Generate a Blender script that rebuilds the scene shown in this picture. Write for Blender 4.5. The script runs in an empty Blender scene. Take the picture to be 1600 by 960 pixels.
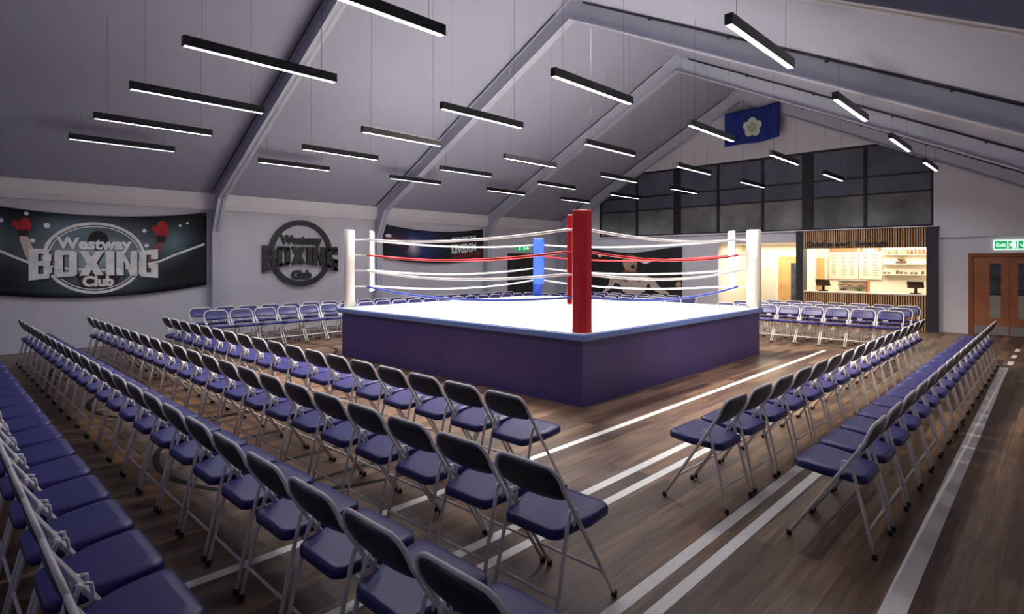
import bpy, bmesh, math, random
from mathutils import Vector, Matrix
random.seed(7)
S = bpy.context.scene
COL = S.collection
PI = math.pi

# ------------------------------------------------------------------ camera, world, key lights, exposure
cam_d = bpy.data.cameras.new('camera')
cam = bpy.data.objects.new('camera', cam_d)
COL.objects.link(cam)
cam.location = (0, 0, 1.7)
cam.rotation_euler = (PI / 2, 0, math.radians(44.0 - 90.0))
cam_d.sensor_width = 36.0
cam_d.lens = 894.9 / 1600 * 36
cam_d.shift_y = -70.7 / 1600
cam_d.clip_start = 0.03
S.camera = cam

S.view_settings.view_transform = 'Standard'
S.view_settings.look = 'None'
S.view_settings.exposure = 0.15
S.view_settings.gamma = 1.0
S.view_settings.use_curve_mapping = False

LAMP_STRENGTH = 3.2
LAMP_WATTS = 15.0
RING_WATTS = 4700.0
wd = bpy.data.worlds.new('dusk')
S.world = wd
wd.use_nodes = True
wd.node_tree.nodes['Background'].inputs[0].default_value = (0.44, 0.45, 0.72, 1)
wd.node_tree.nodes['Background'].inputs[1].default_value = 0.22


def spot(name, loc, target, watts, angle, blend, radius, color):
    ld = bpy.data.lights.new(name, 'SPOT')
    ld.energy = watts
    ld.spot_size = math.radians(angle)
    ld.spot_blend = blend
    ld.shadow_soft_size = radius
    ld.color = color
    o = bpy.data.objects.new(name, ld)
    COL.objects.link(o)
    o.location = loc
    o.rotation_euler = (Vector(target) - Vector(loc)).to_track_quat('-Z', 'Y').to_euler()
    return o


def area(name, loc, rot, sx, sy, watts, color):
    ld = bpy.data.lights.new(name, 'AREA')
    ld.shape = 'RECTANGLE'
    ld.size = sx
    ld.size_y = sy
    ld.energy = watts
    ld.color = color
    o = bpy.data.objects.new(name, ld)
    COL.objects.link(o)
    o.location = loc
    o.rotation_euler = rot
    return o


RC = (8.04, 6.76)                      # ring centre
spot('ring_spotlight', (RC[0], RC[1], 6.62), (RC[0], RC[1], 0), RING_WATTS, 100, 0.6, 0.55, (1.0, 0.95, 0.88))
for aim in ((8.9, 2.9, 0), (12.4, 5.2, 0), (4.5, 7.0, 0)):  # added unseen fill spots, warming the floor around the ring
    spot('added_ridge_fill', (6.9, 6.9, 6.66), aim, 2500, 58, 0.8, 0.3, (1.0, 0.83, 0.62))
spot('added_side_fill', (4.9, 1.5, 3.45), (9.6, 3.5, 0.2), 600, 62, 0.9, 0.4, (1.0, 0.84, 0.66))  # added unseen fill, brightens the floor right of the ring and the chair backs
area('cafe_downlight', (18.1, 3.8, 2.40), (0, 0, 0), 1.3, 2.6, 108, (1.0, 0.84, 0.62))
area('corridor_downlight', (18.2, 6.6, 2.19), (0, 0, 0), 1.2, 1.6, 62, (1.0, 0.87, 0.66))

# ------------------------------------------------------------------ materials


def mat(name, base, rough=0.5, metal=0.0, spec=0.5, noise=0.0, nscale=6.0, bump=0.0, bscale=60.0, emit=None, estr=0.0):
    m = bpy.data.materials.new(name)
    m.use_nodes = True
    nt = m.node_tree
    b = nt.nodes['Principled BSDF']
    b.inputs['Base Color'].default_value = (*base, 1)
    b.inputs['Roughness'].default_value = rough
    b.inputs['Metallic'].default_value = metal
    b.inputs['Specular IOR Level'].default_value = spec
    tc = nt.nodes.new('ShaderNodeTexCoord')
    if noise > 0:
        n = nt.nodes.new('ShaderNodeTexNoise')
        n.inputs['Scale'].default_value = nscale
        n.inputs['Detail'].default_value = 5
        nt.links.new(tc.outputs['Object'], n.inputs['Vector'])
        r = nt.nodes.new('ShaderNodeValToRGB')
        r.color_ramp.elements[0].position = 0.3
        r.color_ramp.elements[1].position = 0.7
        r.color_ramp.elements[0].color = (*[c * (1 - noise) for c in base], 1)
        r.color_ramp.elements[1].color = (*[min(1, c * (1 + noise)) for c in base], 1)
        nt.links.new(n.outputs['Fac'], r.inputs['Fac'])
        nt.links.new(r.outputs['Color'], b.inputs['Base Color'])
    if bump > 0:
        n2 = nt.nodes.new('ShaderNodeTexNoise')
        n2.inputs['Scale'].default_value = bscale
        nt.links.new(tc.outputs['Object'], n2.inputs['Vector'])
        bp = nt.nodes.new('ShaderNodeBump')
        bp.inputs['Strength'].default_value = bump
        bp.inputs['Distance'].default_value = 0.01
        nt.links.new(n2.outputs['Fac'], bp.inputs['Height'])
        nt.links.new(bp.outputs['Normal'], b.inputs['Normal'])
    if emit:
        b.inputs['Emission Color'].default_value = (*emit, 1)
        b.inputs['Emission Strength'].default_value = estr
    return m


def wood_floor():
    m = bpy.data.materials.new('floor_planks')
    m.use_nodes = True
    nt = m.node_tree
    L = nt.links.new
    b = nt.nodes['Principled BSDF']
    tc = nt.nodes.new('ShaderNodeTexCoord')
    br = nt.nodes.new('ShaderNodeTexBrick')
    br.offset = 0.37
    br.inputs['Scale'].default_value = 1.0
    br.inputs['Brick Width'].default_value = 1.35
    br.inputs['Row Height'].default_value = 0.125
    br.inputs['Mortar Size'].default_value = 0.0015
    br.inputs['Mortar Smooth'].default_value = 0.2
    br.inputs['Bias'].default_value = 0.0
    br.inputs['Color1'].default_value = (0.215, 0.132, 0.082, 1)
    br.inputs['Color2'].default_value = (0.062, 0.034, 0.021, 1)
    br.inputs['Mortar'].default_value = (0.035, 0.022, 0.015, 1)
    L(tc.outputs['Object'], br.inputs['Vector'])
    mp = nt.nodes.new('ShaderNodeMapping')
    mp.inputs['Scale'].default_value = (1.1, 16.0, 1.0)
    L(tc.outputs['Object'], mp.inputs['Vector'])
    n = nt.nodes.new('ShaderNodeTexNoise')
    n.inputs['Scale'].default_value = 2.2
    n.inputs['Detail'].default_value = 8
    n.inputs['Distortion'].default_value = 0.4
    L(mp.outputs['Vector'], n.inputs['Vector'])
    r = nt.nodes.new('ShaderNodeValToRGB')
    r.color_ramp.elements[0].position = 0.32
    r.color_ramp.elements[0].color = (0.55, 0.50, 0.47, 1)
    r.color_ramp.elements[1].position = 0.68
    r.color_ramp.elements[1].color = (1.25, 1.22, 1.2, 1)
    L(n.outputs['Fac'], r.inputs['Fac'])
    mx = nt.nodes.new('ShaderNodeMix')
    mx.data_type = 'RGBA'
    mx.blend_type = 'MULTIPLY'
    mx.inputs['Factor'].default_value = 1.0
    L(br.outputs['Color'], mx.inputs['A'])
    L(r.outputs['Color'], mx.inputs['B'])
    L(mx.outputs['Result'], b.inputs['Base Color'])
    rr = nt.nodes.new('ShaderNodeMapRange')
    rr.inputs['To Min'].default_value = 0.30
    rr.inputs['To Max'].default_value = 0.50
    L(n.outputs['Fac'], rr.inputs['Value'])
    L(rr.outputs['Result'], b.inputs['Roughness'])
    b.inputs['Specular IOR Level'].default_value = 0.45
    return m


def banner_print(name, dark, glow, cx, cz, rx, rz, second=None):
    """printed cloth: dark stadium with a soft glow and drifting cloud texture"""
    m = bpy.data.materials.new(name)
    m.use_nodes = True
    nt = m.node_tree
    L = nt.links.new
    b = nt.nodes['Principled BSDF']
    b.inputs['Roughness'].default_value = 0.75
    uv = nt.nodes.new('ShaderNodeUVMap')
    uv.uv_map = 'UVMap'

    def blob(cx, cz, rx, rz):
        mp = nt.nodes.new('ShaderNodeMapping')
        mp.inputs['Location'].default_value = (-cx / rx, -cz / rz, 0)
        mp.inputs['Scale'].default_value = (1 / rx, 1 / rz, 1)
        L(uv.outputs['UV'], mp.inputs['Vector'])
        g = nt.nodes.new('ShaderNodeTexGradient')
        g.gradient_type = 'QUADRATIC_SPHERE'
        L(mp.outputs['Vector'], g.inputs['Vector'])
        return g.outputs['Fac']
    f = blob(cx, cz, rx, rz)
    n = nt.nodes.new('ShaderNodeTexNoise')
    n.inputs['Scale'].default_value = 5.0
    n.inputs['Detail'].default_value = 6
    L(uv.outputs['UV'], n.inputs['Vector'])
    mul = nt.nodes.new('ShaderNodeMath')
    mul.operation = 'MULTIPLY'
    L(f, mul.inputs[0])
    L(n.outputs['Fac'], mul.inputs[1])
    mx = nt.nodes.new('ShaderNodeMix')
    mx.data_type = 'RGBA'
    mx.inputs['A'].default_value = (*dark, 1)
    mx.inputs['B'].default_value = (*glow, 1)
    sc = nt.nodes.new('ShaderNodeMath')
    sc.operation = 'MULTIPLY'
    sc.use_clamp = True
    sc.inputs[1].default_value = 2.9
    L(mul.outputs[0], sc.inputs[0])
    L(sc.outputs[0], mx.inputs['Factor'])
    out = mx.outputs['Result']
    for (col, args) in (second or []):
        f2 = blob(*args)
        mul2 = nt.nodes.new('ShaderNodeMath')
        mul2.operation = 'MULTIPLY'
        mul2.use_clamp = True
        L(f2, mul2.inputs[0])
        mul2.inputs[1].default_value = 1.2
        m2 = nt.nodes.new('ShaderNodeMix')
        m2.data_type = 'RGBA'
        L(out, m2.inputs['A'])
        m2.inputs['B'].default_value = (*col, 1)
        L(mul2.outputs[0], m2.inputs['Factor'])
        out = m2.outputs['Result']
    L(out, b.inputs['Base Color'])
    return m


M = dict(
    floor=wood_floor(),
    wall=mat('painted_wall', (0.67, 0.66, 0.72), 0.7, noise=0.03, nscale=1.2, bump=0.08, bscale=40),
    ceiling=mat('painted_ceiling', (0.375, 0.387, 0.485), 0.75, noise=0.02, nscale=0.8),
    steel=mat('painted_steel', (0.50, 0.515, 0.61), 0.45),
    bulk=mat('painted_eave_boxing', (0.86, 0.85, 0.87), 0.6, noise=0.02, nscale=2),
    conduit=mat('dark_conduit', (0.03, 0.028, 0.032), 0.5),
    line=mat('white_court_paint', (0.78, 0.76, 0.73), 0.5, noise=0.05, nscale=20),
    blackline=mat('black_court_paint', (0.006, 0.006, 0.006), 0.7, spec=0.2),
    vinyl=mat('blue_vinyl', (0.031, 0.030, 0.175), 0.38, spec=0.5, noise=0.06, nscale=25),
    vinyl_under=mat('dark_underside', (0.012, 0.012, 0.03), 0.6),
    backshell=mat('grey_back_shell', (0.028, 0.027, 0.034), 0.45),
    tube=mat('pale_grey_tube', (0.86, 0.82, 0.81), 0.38, spec=0.5, noise=0.02, nscale=30),
    rubber=mat('black_rubber', (0.012, 0.012, 0.012), 0.7),
    canvas=mat('ring_canvas', (0.86, 0.86, 0.84), 0.7, noise=0.03, nscale=3),
    skirt=mat('ring_skirt', (0.054, 0.037, 0.165), 0.42, noise=0.10, nscale=1.6),
    rim=mat('ring_rim', (0.14, 0.22, 0.50), 0.5, noise=0.04),
    redpost=mat('red_vinyl', (0.56, 0.016, 0.024), 0.38, noise=0.04, nscale=8),
    whitepost=mat('white_vinyl', (0.82, 0.80, 0.76), 0.45, noise=0.02, nscale=8),
    bluepost=mat('blue_post_vinyl', (0.03, 0.10, 0.62), 0.4, noise=0.04, nscale=8),
    ropewhite=mat('white_rope', (0.85, 0.84, 0.83), 0.55),
    ropered=mat('red_rope', (0.55, 0.02, 0.03), 0.5),
    ropeblue=mat('blue_rope', (0.05, 0.08, 0.42), 0.5),
    ropepale=mat('pale_rope', (0.55, 0.56, 0.78), 0.55),
    black=mat('black_metal', (0.012, 0.012, 0.014), 0.4),
    wire=mat('grey_wire', (0.10, 0.10, 0.11), 0.6),
    diffuser=mat('lamp_diffuser', (0.9, 0.9, 0.9), 0.5, emit=(0.97, 0.965, 1.0), estr=LAMP_STRENGTH),
    charcoal=mat('charcoal_sign', (0.022, 0.022, 0.030), 0.45, noise=0.05),
    mullion=mat('dark_mullion', (0.012, 0.012, 0.018), 0.4),
    navy=mat('navy_panel', (0.020, 0.021, 0.036), 0.5),
    slat=mat('oak_slat', (0.58, 0.33, 0.16), 0.5, noise=0.15, nscale=8),
    slatback=mat('dark_backing', (0.014, 0.011, 0.010), 0.8),
    cream=mat('cream_paint', (0.82, 0.77, 0.66), 0.6, noise=0.02),
    oak=mat('oak_veneer', (0.56, 0.34, 0.14), 0.45, noise=0.10, nscale=3),
    doorwood=mat('brown_door_veneer', (0.36, 0.125, 0.055), 0.42, noise=0.10, nscale=2),
    doorframe=mat('brown_door_frame', (0.26, 0.078, 0.036), 0.4, noise=0.08, nscale=4),
    kick=mat('steel_kick_plate', (0.30, 0.28, 0.29), 0.35, metal=0.3),
    doorglass=mat('door_glass', (0.055, 0.06, 0.068), 0.08, noise=0.5, nscale=4),
    doorglass2=mat('frosted_glass', (0.33, 0.31, 0.28), 0.3, noise=0.1, nscale=5),
    handle=mat('satin_handle', (0.5, 0.42, 0.36), 0.3, metal=0.8),
    exitgreen=mat('exit_sign_green', (0.0, 0.22, 0.06), 0.4, emit=(0.0, 0.42, 0.12), estr=0.7),
    exitwhite=mat('exit_sign_white', (0.8, 0.9, 0.85), 0.4, emit=(0.75, 1.0, 0.85), estr=0.8),
    flagblue=mat('flag_blue', (0.004, 0.022, 0.20), 0.8, noise=0.08, nscale=4),
    rose=mat('flag_white', (0.62, 0.62, 0.56), 0.8),
    rosemid=mat('flag_cream', (0.40, 0.39, 0.30), 0.8),
    rosecore=mat('flag_gold', (0.55, 0.47, 0.14), 0.8),
    sepal=mat('flag_green', (0.04, 0.15, 0.07), 0.8),
    inksilver=mat('print_silver', (0.86, 0.87, 0.87), 0.7, noise=0.18, nscale=6),
    inkwhite=mat('print_white', (0.88, 0.90, 0.90), 0.7, noise=0.1, nscale=5),
    inkdark=mat('print_dark', (0.016, 0.014, 0.018), 0.7),
    inkred=mat('print_red', (0.45, 0.018, 0.022), 0.7, noise=0.2, nscale=8),
    inkdeepred=mat('print_deep_red', (0.13, 0.012, 0.016), 0.7, noise=0.3, nscale=4),
    skin=mat('print_skin', (0.52, 0.30, 0.22), 0.7, noise=0.2, nscale=5),
    skinlight=mat('print_skin_light', (0.66, 0.55, 0.47), 0.7, noise=0.12, nscale=5),
    skindark=mat('print_skin_dark', (0.25, 0.085, 0.055), 0.7, noise=0.2, nscale=9),
    inkmaroon=mat('print_maroon', (0.055, 0.018, 0.020), 0.7),
    posterbg=mat('poster_background', (0.022, 0.019, 0.020), 0.7, noise=0.3, nscale=1.5),
    darkdoor=mat('dark_door_leaf', (0.030, 0.029, 0.030), 0.4, noise=0.1),
    posblack=mat('till_black', (0.014, 0.010, 0.009), 0.35),
    posscreen=mat('till_screen', (0.055, 0.022, 0.012), 0.2),
    menuboard=mat('menu_board', (0.62, 0.57, 0.48), 0.6, noise=0.05, nscale=2),
    menuink=mat('menu_ink', (0.22, 0.18, 0.13), 0.6),
    menuhead=mat('menu_header', (0.26, 0.15, 0.07), 0.6, noise=0.1, nscale=4),
    copper=mat('terracotta_panel', (0.42, 0.13, 0.05), 0.5),
    caseglass=mat('display_case_white', (0.76, 0.70, 0.58), 0.3),
    crockery=mat('brown_crockery', (0.10, 0.055, 0.03), 0.4),
    pastry=mat('golden_pastry', (0.42, 0.20, 0.05), 0.6, noise=0.2, nscale=30),
    saladgreen=mat('green_leaf', (0.10, 0.20, 0.03), 0.6, noise=0.2, nscale=30),
)
M['banner1'] = banner_print('arena_print', (0.004, 0.006, 0.011), (0.34, 0.44, 0.47), 0.5, 0.52, 0.42, 0.60,
                            [((0.06, 0.105, 0.115), (0.5, 0.10, 0.4, 0.30)), ((0.16, 0.25, 0.29), (0.08, 0.62, 0.20, 0.45)),
                             ((0.14, 0.22, 0.26), (0.84, 0.64, 0.15, 0.40)), ((0.16, 0.24, 0.30), (0.40, 0.80, 0.22, 0.25))])
M['banner2'] = banner_print('fight_poster_print', (0.006, 0.007, 0.013), (0.03, 0.06, 0.22), 0.34, 0.55, 0.36, 0.75,
                            [((0.62, 0.56, 0.62), (0.28, 0.46, 0.10, 0.42)), ((0.16, 0.03, 0.06), (0.12, 0.60, 0.16, 0.25)),
                             ((0.14, 0.008, 0.012), (0.93, 0.10, 0.16, 0.32))])


def glass_mat(name, a, b_, scale):
    m = mat(name, a, 0.34, spec=0.4)
    nt = m.node_tree
    tc = nt.nodes.new('ShaderNodeTexCoord')
    n = nt.nodes.new('ShaderNodeTexNoise')
    n.inputs['Scale'].default_value = scale
    n.inputs['Detail'].default_value = 4
    nt.links.new(tc.outputs['Object'], n.inputs['Vector'])
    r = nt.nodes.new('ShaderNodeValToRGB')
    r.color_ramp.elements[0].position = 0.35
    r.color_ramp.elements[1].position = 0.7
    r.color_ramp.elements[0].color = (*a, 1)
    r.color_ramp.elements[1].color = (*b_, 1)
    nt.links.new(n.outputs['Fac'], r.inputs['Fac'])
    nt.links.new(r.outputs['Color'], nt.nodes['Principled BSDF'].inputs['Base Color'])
    return m


M['glass'] = glass_mat('tinted_gallery_glass', (0.095, 0.096, 0.140), (0.155, 0.153, 0.205), 0.9)
M['glasslow'] = glass_mat('low_glass_reflections', (0.11, 0.112, 0.125), (0.30, 0.30, 0.29), 1.0)  # pale blotches paint reflections into the colour of the lower panes

# ------------------------------------------------------------------ mesh helpers


def box(bm, x0, x1, y0, y1, z0, z1):
    v = [bm.verts.new(p) for p in ((x0, y0, z0), (x1, y0, z0), (x1, y1, z0), (x0, y1, z0),
                                   (x0, y0, z1), (x1, y0, z1), (x1, y1, z1), (x0, y1, z1))]
    for f in ((3, 2, 1, 0), (4, 5, 6, 7), (0, 1, 5, 4), (1, 2, 6, 5), (2, 3, 7, 6), (3, 0, 4, 7)):
        bm.faces.new([v[i] for i in f])
    return v


def prism(bm, pts, d):
    """closed solid: polygon pts swept by vector d"""
    d = Vector(d)
    a = [bm.verts.new(Vector(p)) for p in pts]
    b = [bm.verts.new(Vector(p) + d) for p in pts]
    n = len(pts)
    bm.faces.new(a[::-1])
    bm.faces.new(b)
    for i in range(n):
        bm.faces.new((a[i], a[(i + 1) % n], b[(i + 1) % n], b[i]))


def tube(bm, pts, r, seg=10, cap=True, closed=False):
    P = [Vector(p) for p in pts]
    n = len(P)
    rings = []
    up = None
    for i in range(n):
        if closed:
            t = (P[(i + 1) % n] - P[i - 1]).normalized()
        else:
            t = (P[min(i + 1, n - 1)] - P[max(i - 1, 0)]).normalized()
        if up is None:
            up = Vector((0, 0, 1)) if abs(t.z) < 0.9 else Vector((1, 0, 0))
        side = t.cross(up).normalized()
        up = side.cross(t).normalized()
        rings.append([bm.verts.new(P[i] + r * (math.cos(2 * PI * k / seg) * side + math.sin(2 * PI * k / seg) * up)) for k in range(seg)])
    m = n if closed else n - 1
    for i in range(m):
        a, b = rings[i], rings[(i + 1) % n]
        for k in range(seg):
            f = bm.faces.new((a[k], a[(k + 1) % seg], b[(k + 1) % seg], b[k]))
            f.smooth = True
    if cap and not closed:
        bm.faces.new(rings[0][::-1])
        bm.faces.new(rings[-1])


def lathe(bm, prof, c=(0, 0, 0), seg=20):
    rings = []
    for (r, z) in prof:
        rings.append([bm.verts.new((c[0] + r * math.cos(2 * PI * k / seg), c[1] + r * math.sin(2 * PI * k / seg), c[2] + z)) for k in range(seg)])
    for a, b in zip(rings, rings[1:]):
        for k in range(seg):
            bm.faces.new((a[k], a[(k + 1) % seg], b[(k + 1) % seg], b[k])).smooth = True
    bm.faces.new(rings[0][::-1])
    bm.faces.new(rings[-1])


def obj(name, bm, m, parent=None, loc=None):
    bmesh.ops.recalc_face_normals(bm, faces=bm.faces[:])
    me = bpy.data.meshes.new(name)
    bm.to_mesh(me)
    bm.free()
    for mm in (m if isinstance(m, (list, tuple)) else [m]):
        me.materials.append(mm)
    o = bpy.data.objects.new(name, me)
    COL.objects.link(o)
    if parent:
        o.parent = parent
    if loc:
        o.location = loc
    return o


def B():
    return bmesh.new()


def bevel(o, w, seg=2):
    md = o.modifiers.new('bevel', 'BEVEL')
    md.width = w
    md.segments = seg
    md.limit_method = 'ANGLE'
    md.angle_limit = math.radians(40)
    return o


def thing(name, label, cat, loc=(0, 0, 0), rotz=0, group=None):
    o = bpy.data.objects.new(name, None)
    o.empty_display_size = 0.1
    COL.objects.link(o)
    o.location = loc
    o.rotation_euler = (0, 0, rotz)
    tag(o, label, cat, group)
    return o


def tag(o, label, cat, group=None):
    o['label'] = label
    o['category'] = cat
    if group:
        o['group'] = group
    return o


def struct(name, bm, m, parent=None):
    o = obj(name, bm, m, parent)
    if parent is None:
        o['kind'] = 'structure'
    return o


def text_into(bm, s, size, place, depth, weight=0.0, align='CENTER', width=None):
    """lettering: place(x, y, d) turns glyph coordinates into scene points"""
    cu = bpy.data.curves.new('lettering', 'FONT')
    cu.body = s
    cu.size = size
    cu.align_x = align
    cu.align_y = 'BOTTOM_BASELINE'
    cu.offset = weight
    cu.extrude = 0.5
    cu.resolution_u = 3
    t = bpy.data.objects.new('lettering', cu)
    COL.objects.link(t)
    dg = bpy.context.evaluated_depsgraph_get()
    me = bpy.data.meshes.new_from_object(t.evaluated_get(dg))
    bpy.data.objects.remove(t)
    bpy.data.curves.remove(cu)
    k = 1.0
    if width:
        xs = [v.co.x for v in me.vertices]
        k = width / (max(xs) - min(xs))
    vs = [bm.verts.new(place(v.co.x * k, v.co.y, (v.co.z + 0.5) * depth)) for v in me.vertices]
    for p in me.polygons:
        try:
            bm.faces.new([vs[i] for i in p.vertices])
        except ValueError:
            pass
    bpy.data.meshes.remove(me)


def rect(x0, y0, x1, y1):
    return [(x0, y0), (x1, y0), (x1, y1), (x0, y1)]


BLOCK = {   # heavy condensed block capitals on a unit square
    'B': [rect(0, 0, .40, 1), rect(.40, .84, .86, 1), rect(.40, .44, .92, .60), rect(.40, 0, .88, .17), rect(.62, .60, .96, .84), rect(.62, .17, 1, .44)],
    'O': [rect(0, .06, .37, .94), rect(.63, .06, 1, .94), rect(.08, .82, .92, 1), rect(.08, 0, .92, .18)],
    'X': [[(0, 0), (.36, 0), (.5, .24), (.64, 0), (1, 0), (.70, .5), (1, 1), (.64, 1), (.5, .76), (.36, 1), (0, 1), (.30, .5)]],
    'I': [rect(0, 0, 1, 1)],
    'N': [rect(0, 0, .34, 1), rect(.66, 0, 1, 1), [(.34, .62), (.66, 0), (.66, .42), (.34, 1)]],
    'G': [rect(0, .06, .38, .94), rect(.08, .82, 1, 1), rect(.08, 0, .92, .17), rect(.62, 0, 1, .47), rect(.50, .34, 1, .49), rect(.62, .66, 1, .9)],
}


def block_word(bm, place, depth, half, top, bot, gap=0.035):
    """BOXING between -half..half; top(t) and bot(t) give the arched edges, t in -1..1"""
    w = {'B': 1, 'O': 1, 'X': 1.15, 'I': .42, 'N': 1.05, 'G': 1}
    tot = sum(w[c] for c in 'BOXING')
    u = (2 * half - gap * 5) / tot
    x = -half
    for c in 'BOXING':
        cw = w[c] * u
        for poly in BLOCK[c]:
            P, Q = [], []
            for (a, b) in poly:
                X = x + a * cw
                t = X / half
                Y = bot(t) + b * (top(t) - bot(t))
                P.append((X, Y))
            f = [bm.verts.new(place(px, py, depth)) for px, py in P]
            k = [bm.verts.new(place(px, py, 0)) for px, py in P]
            n = len(P)
            bm.faces.new(f)
            bm.faces.new(k[::-1])
            for i in range(n):
                bm.faces.new((f[i], k[i], k[(i + 1) % n], f[(i + 1) % n]))
        x += cw + gap


def ring2d(bm, place, rx, rz, wx, depth, seg=64):
    """flat hoop of width wx"""
    A, Bq, C, D = [], [], [], []
    for k in range(seg):
        c, s = math.cos(2 * PI * k / seg), math.sin(2 * PI * k / seg)
        A.append(bm.verts.new(place(rx * c, rz * s, depth)))
        Bq.append(bm.verts.new(place((rx - wx) * c, (rz - wx) * s, depth)))
        C.append(bm.verts.new(place(rx * c, rz * s, 0)))
        D.append(bm.verts.new(place((rx - wx) * c, (rz - wx) * s, 0)))
    for k in range(seg):
        j = (k + 1) % seg
        bm.faces.new((A[k], A[j], Bq[j], Bq[k]))
        bm.faces.new((C[k], D[k], D[j], C[j]))
        bm.faces.new((A[k], C[k], C[j], A[j]))
        bm.faces.new((Bq[k], Bq[j], D[j], D[k]))


def flat_poly(bm, place, pts, depth=0.003):
    f = [bm.verts.new(place(x, y, depth)) for x, y in pts]
    k = [bm.verts.new(place(x, y, 0)) for x, y in pts]
    n = len(pts)
    bm.faces.new(f)
    bm.faces.new(k[::-1])
    for i in range(n):
        bm.faces.new((f[i], k[i], k[(i + 1) % n], f[(i + 1) % n]))


def disc(cx, cz, rx, rz=None, n=18):
    rz = rz or rx
    return [(cx + rx * math.cos(2 * PI * k / n), cz + rz * math.sin(2 * PI * k / n)) for k in range(n)]


def smooth_poly(pts, it=2):
    for _ in range(it):
        q = []
        for i in range(len(pts)):
            a, b = pts[i], pts[(i + 1) % len(pts)]
            q += [(a[0] * .75 + b[0] * .25, a[1] * .75 + b[1] * .25), (a[0] * .25 + b[0] * .75, a[1] * .25 + b[1] * .75)]
        pts = q
    return pts


# ------------------------------------------------------------------ the hall
X0, XG = -3.2, 17.2          # open end behind, gable wall
YR, YL = -1.0, 13.97         # right wall, left wall
RY, RZ, SL, SLR = 6.98, 6.87, 0.53, 0.503     # ridge, slope to the left and to the right


def roof_z(y):
    return RZ - (SLR if y < RY else SL) * abs(y - RY)


bm = B()
box(bm, X0, 21.0, YR - 0.2, YL + 0.2, -0.12, 0)
floor = struct('floor', bm, M['floor'])

lines = []


def strip(name, m, x0, ya0, ya1, x1, yb0, yb1, z=0.002):
    b = B()
    prism(b, [(x0, ya0, 0.0), (x1, yb0, 0.0), (x1, yb1, 0.0), (x0, ya1, 0.0)], (0, 0, z))
    return obj(name, b, m, floor)


strip('court_line', M['line'], 0.6, 3.275, 3.345, 12.06, 3.275, 3.345)
strip('court_line', M['line'], 0.6, 2.495, 2.57, 12.0, 2.495, 2.57)
strip('court_line', M['line'], 0.6, 2.295, 2.365, 12.0, 2.295, 2.365)
strip('court_line', M['line'], 0.6, 1.540, 1.615, 12.0, 1.540, 1.615)
strip('court_line', M['line'], 0.6, 1.395, 1.465, 12.0, 1.395, 1.465)
strip('court_line', M['line'], 0.9, 0.522, 0.625, 12.1, 0.648, 0.757)
for xx in (12.45, 13.4, 14.4):
    strip('court_line', M['line'], xx, 0.62, 0.69, xx + 0.45, 0.62, 0.69)
strip('court_line', M['line'], .6, 12.40, 12.45, 1.4, 12.40, 12.45)
for yy in (5.68, 4.80, 4.20):
    strip('court_line', M['blackline'], 1.9, yy - .02, yy + .02, 3.6, yy - .02, yy + .02)
for (cx, cy) in ((2.83, 5.25), (2.83, 8.05), (2.83, 10.95), (4.25, 10.7)):
    b = B()
    n = 64
    R0, R1 = 1.44, 1.49
    a = [b.verts.new((cx + R0 * math.cos(2 * PI * k / n), cy + R0 * math.sin(2 * PI * k / n), 0.003)) for k in range(n)]
    c = [b.verts.new((cx + R1 * math.cos(2 * PI * k / n), cy + R1 * math.sin(2 * PI * k / n), 0.003)) for k in range(n)]
    for k in range(n):
        b.faces.new((a[k], c[k], c[(k + 1) % n], a[(k + 1) % n]))
    obj('court_circle', b, M['blackline'], floor)

bm = B()
box(bm, X0, XG + 0.3, YL, YL + 0.2, 0, 3.2)
struct('wall_left', bm, M['wall'])
bm = B()
box(bm, X0, XG + 0.3, YR - 0.2, YR, 0, 2.84)
struct('wall_right', bm, M['wall'])

# gable wall: pieces round the corridor, the cafe and the gallery glazing, in one mesh
bm = B()


def gpiece(pts, x0=XG, t=0.2):
    prism(bm, [(x0, y, z) for y, z in pts], (t, 0, 0))


WB, WT, WY0, WY1 = 2.58, 4.76, 2.31, 12.18
gpiece([(YR, 0), (2.20, 0), (2.20, WB), (WY0, WB), (WY0, roof_z(WY0)), (YR, roof_z(YR))])
gpiece([(5.41, 2.25), (7.73, 2.25), (7.73, WB), (5.41, WB)])
gpiece([(7.73, 0), (WY1, 0), (WY1, WB), (7.73, WB)])
gpiece([(WY1, 0), (YL, 0), (YL, roof_z(YL)), (WY1, roof_z(WY1))])
ya = RY - (RZ - WT) / SLR
yb = RY + (RZ - WT) / SL
gpiece([(ya, WT), (yb, WT), (RY, RZ)])
gpiece([(2.20, 2.565), (5.41, 2.565), (5.41, WB), (2.20, WB)])
struct('wall_gable', bm, M['wall'])
bm = B()
prism(bm, [(XG - .05, YR, 2.285), (XG - .05, 2.185, 2.285), (XG - .05, 2.185, roof_z(2.185) - .01), (XG - .05, YR, roof_z(YR) - .01)], (.05, 0, 0))
struct('trim_1', bm, M['wall'])
bm = B()
box(bm, XG - 0.05, XG + 0.02, WY0 - 0.05, WY1 + 0.02, WB - 0.035, WB)
struct('trim_2', bm, M['bulk'])

# roof: two pitched slabs
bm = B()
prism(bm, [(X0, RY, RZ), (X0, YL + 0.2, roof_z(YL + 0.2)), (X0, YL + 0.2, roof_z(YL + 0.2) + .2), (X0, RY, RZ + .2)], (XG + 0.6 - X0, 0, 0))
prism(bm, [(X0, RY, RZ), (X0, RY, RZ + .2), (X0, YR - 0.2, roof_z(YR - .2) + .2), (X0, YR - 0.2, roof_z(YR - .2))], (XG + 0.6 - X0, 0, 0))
struct('ceiling', bm, M['ceiling'])
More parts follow.
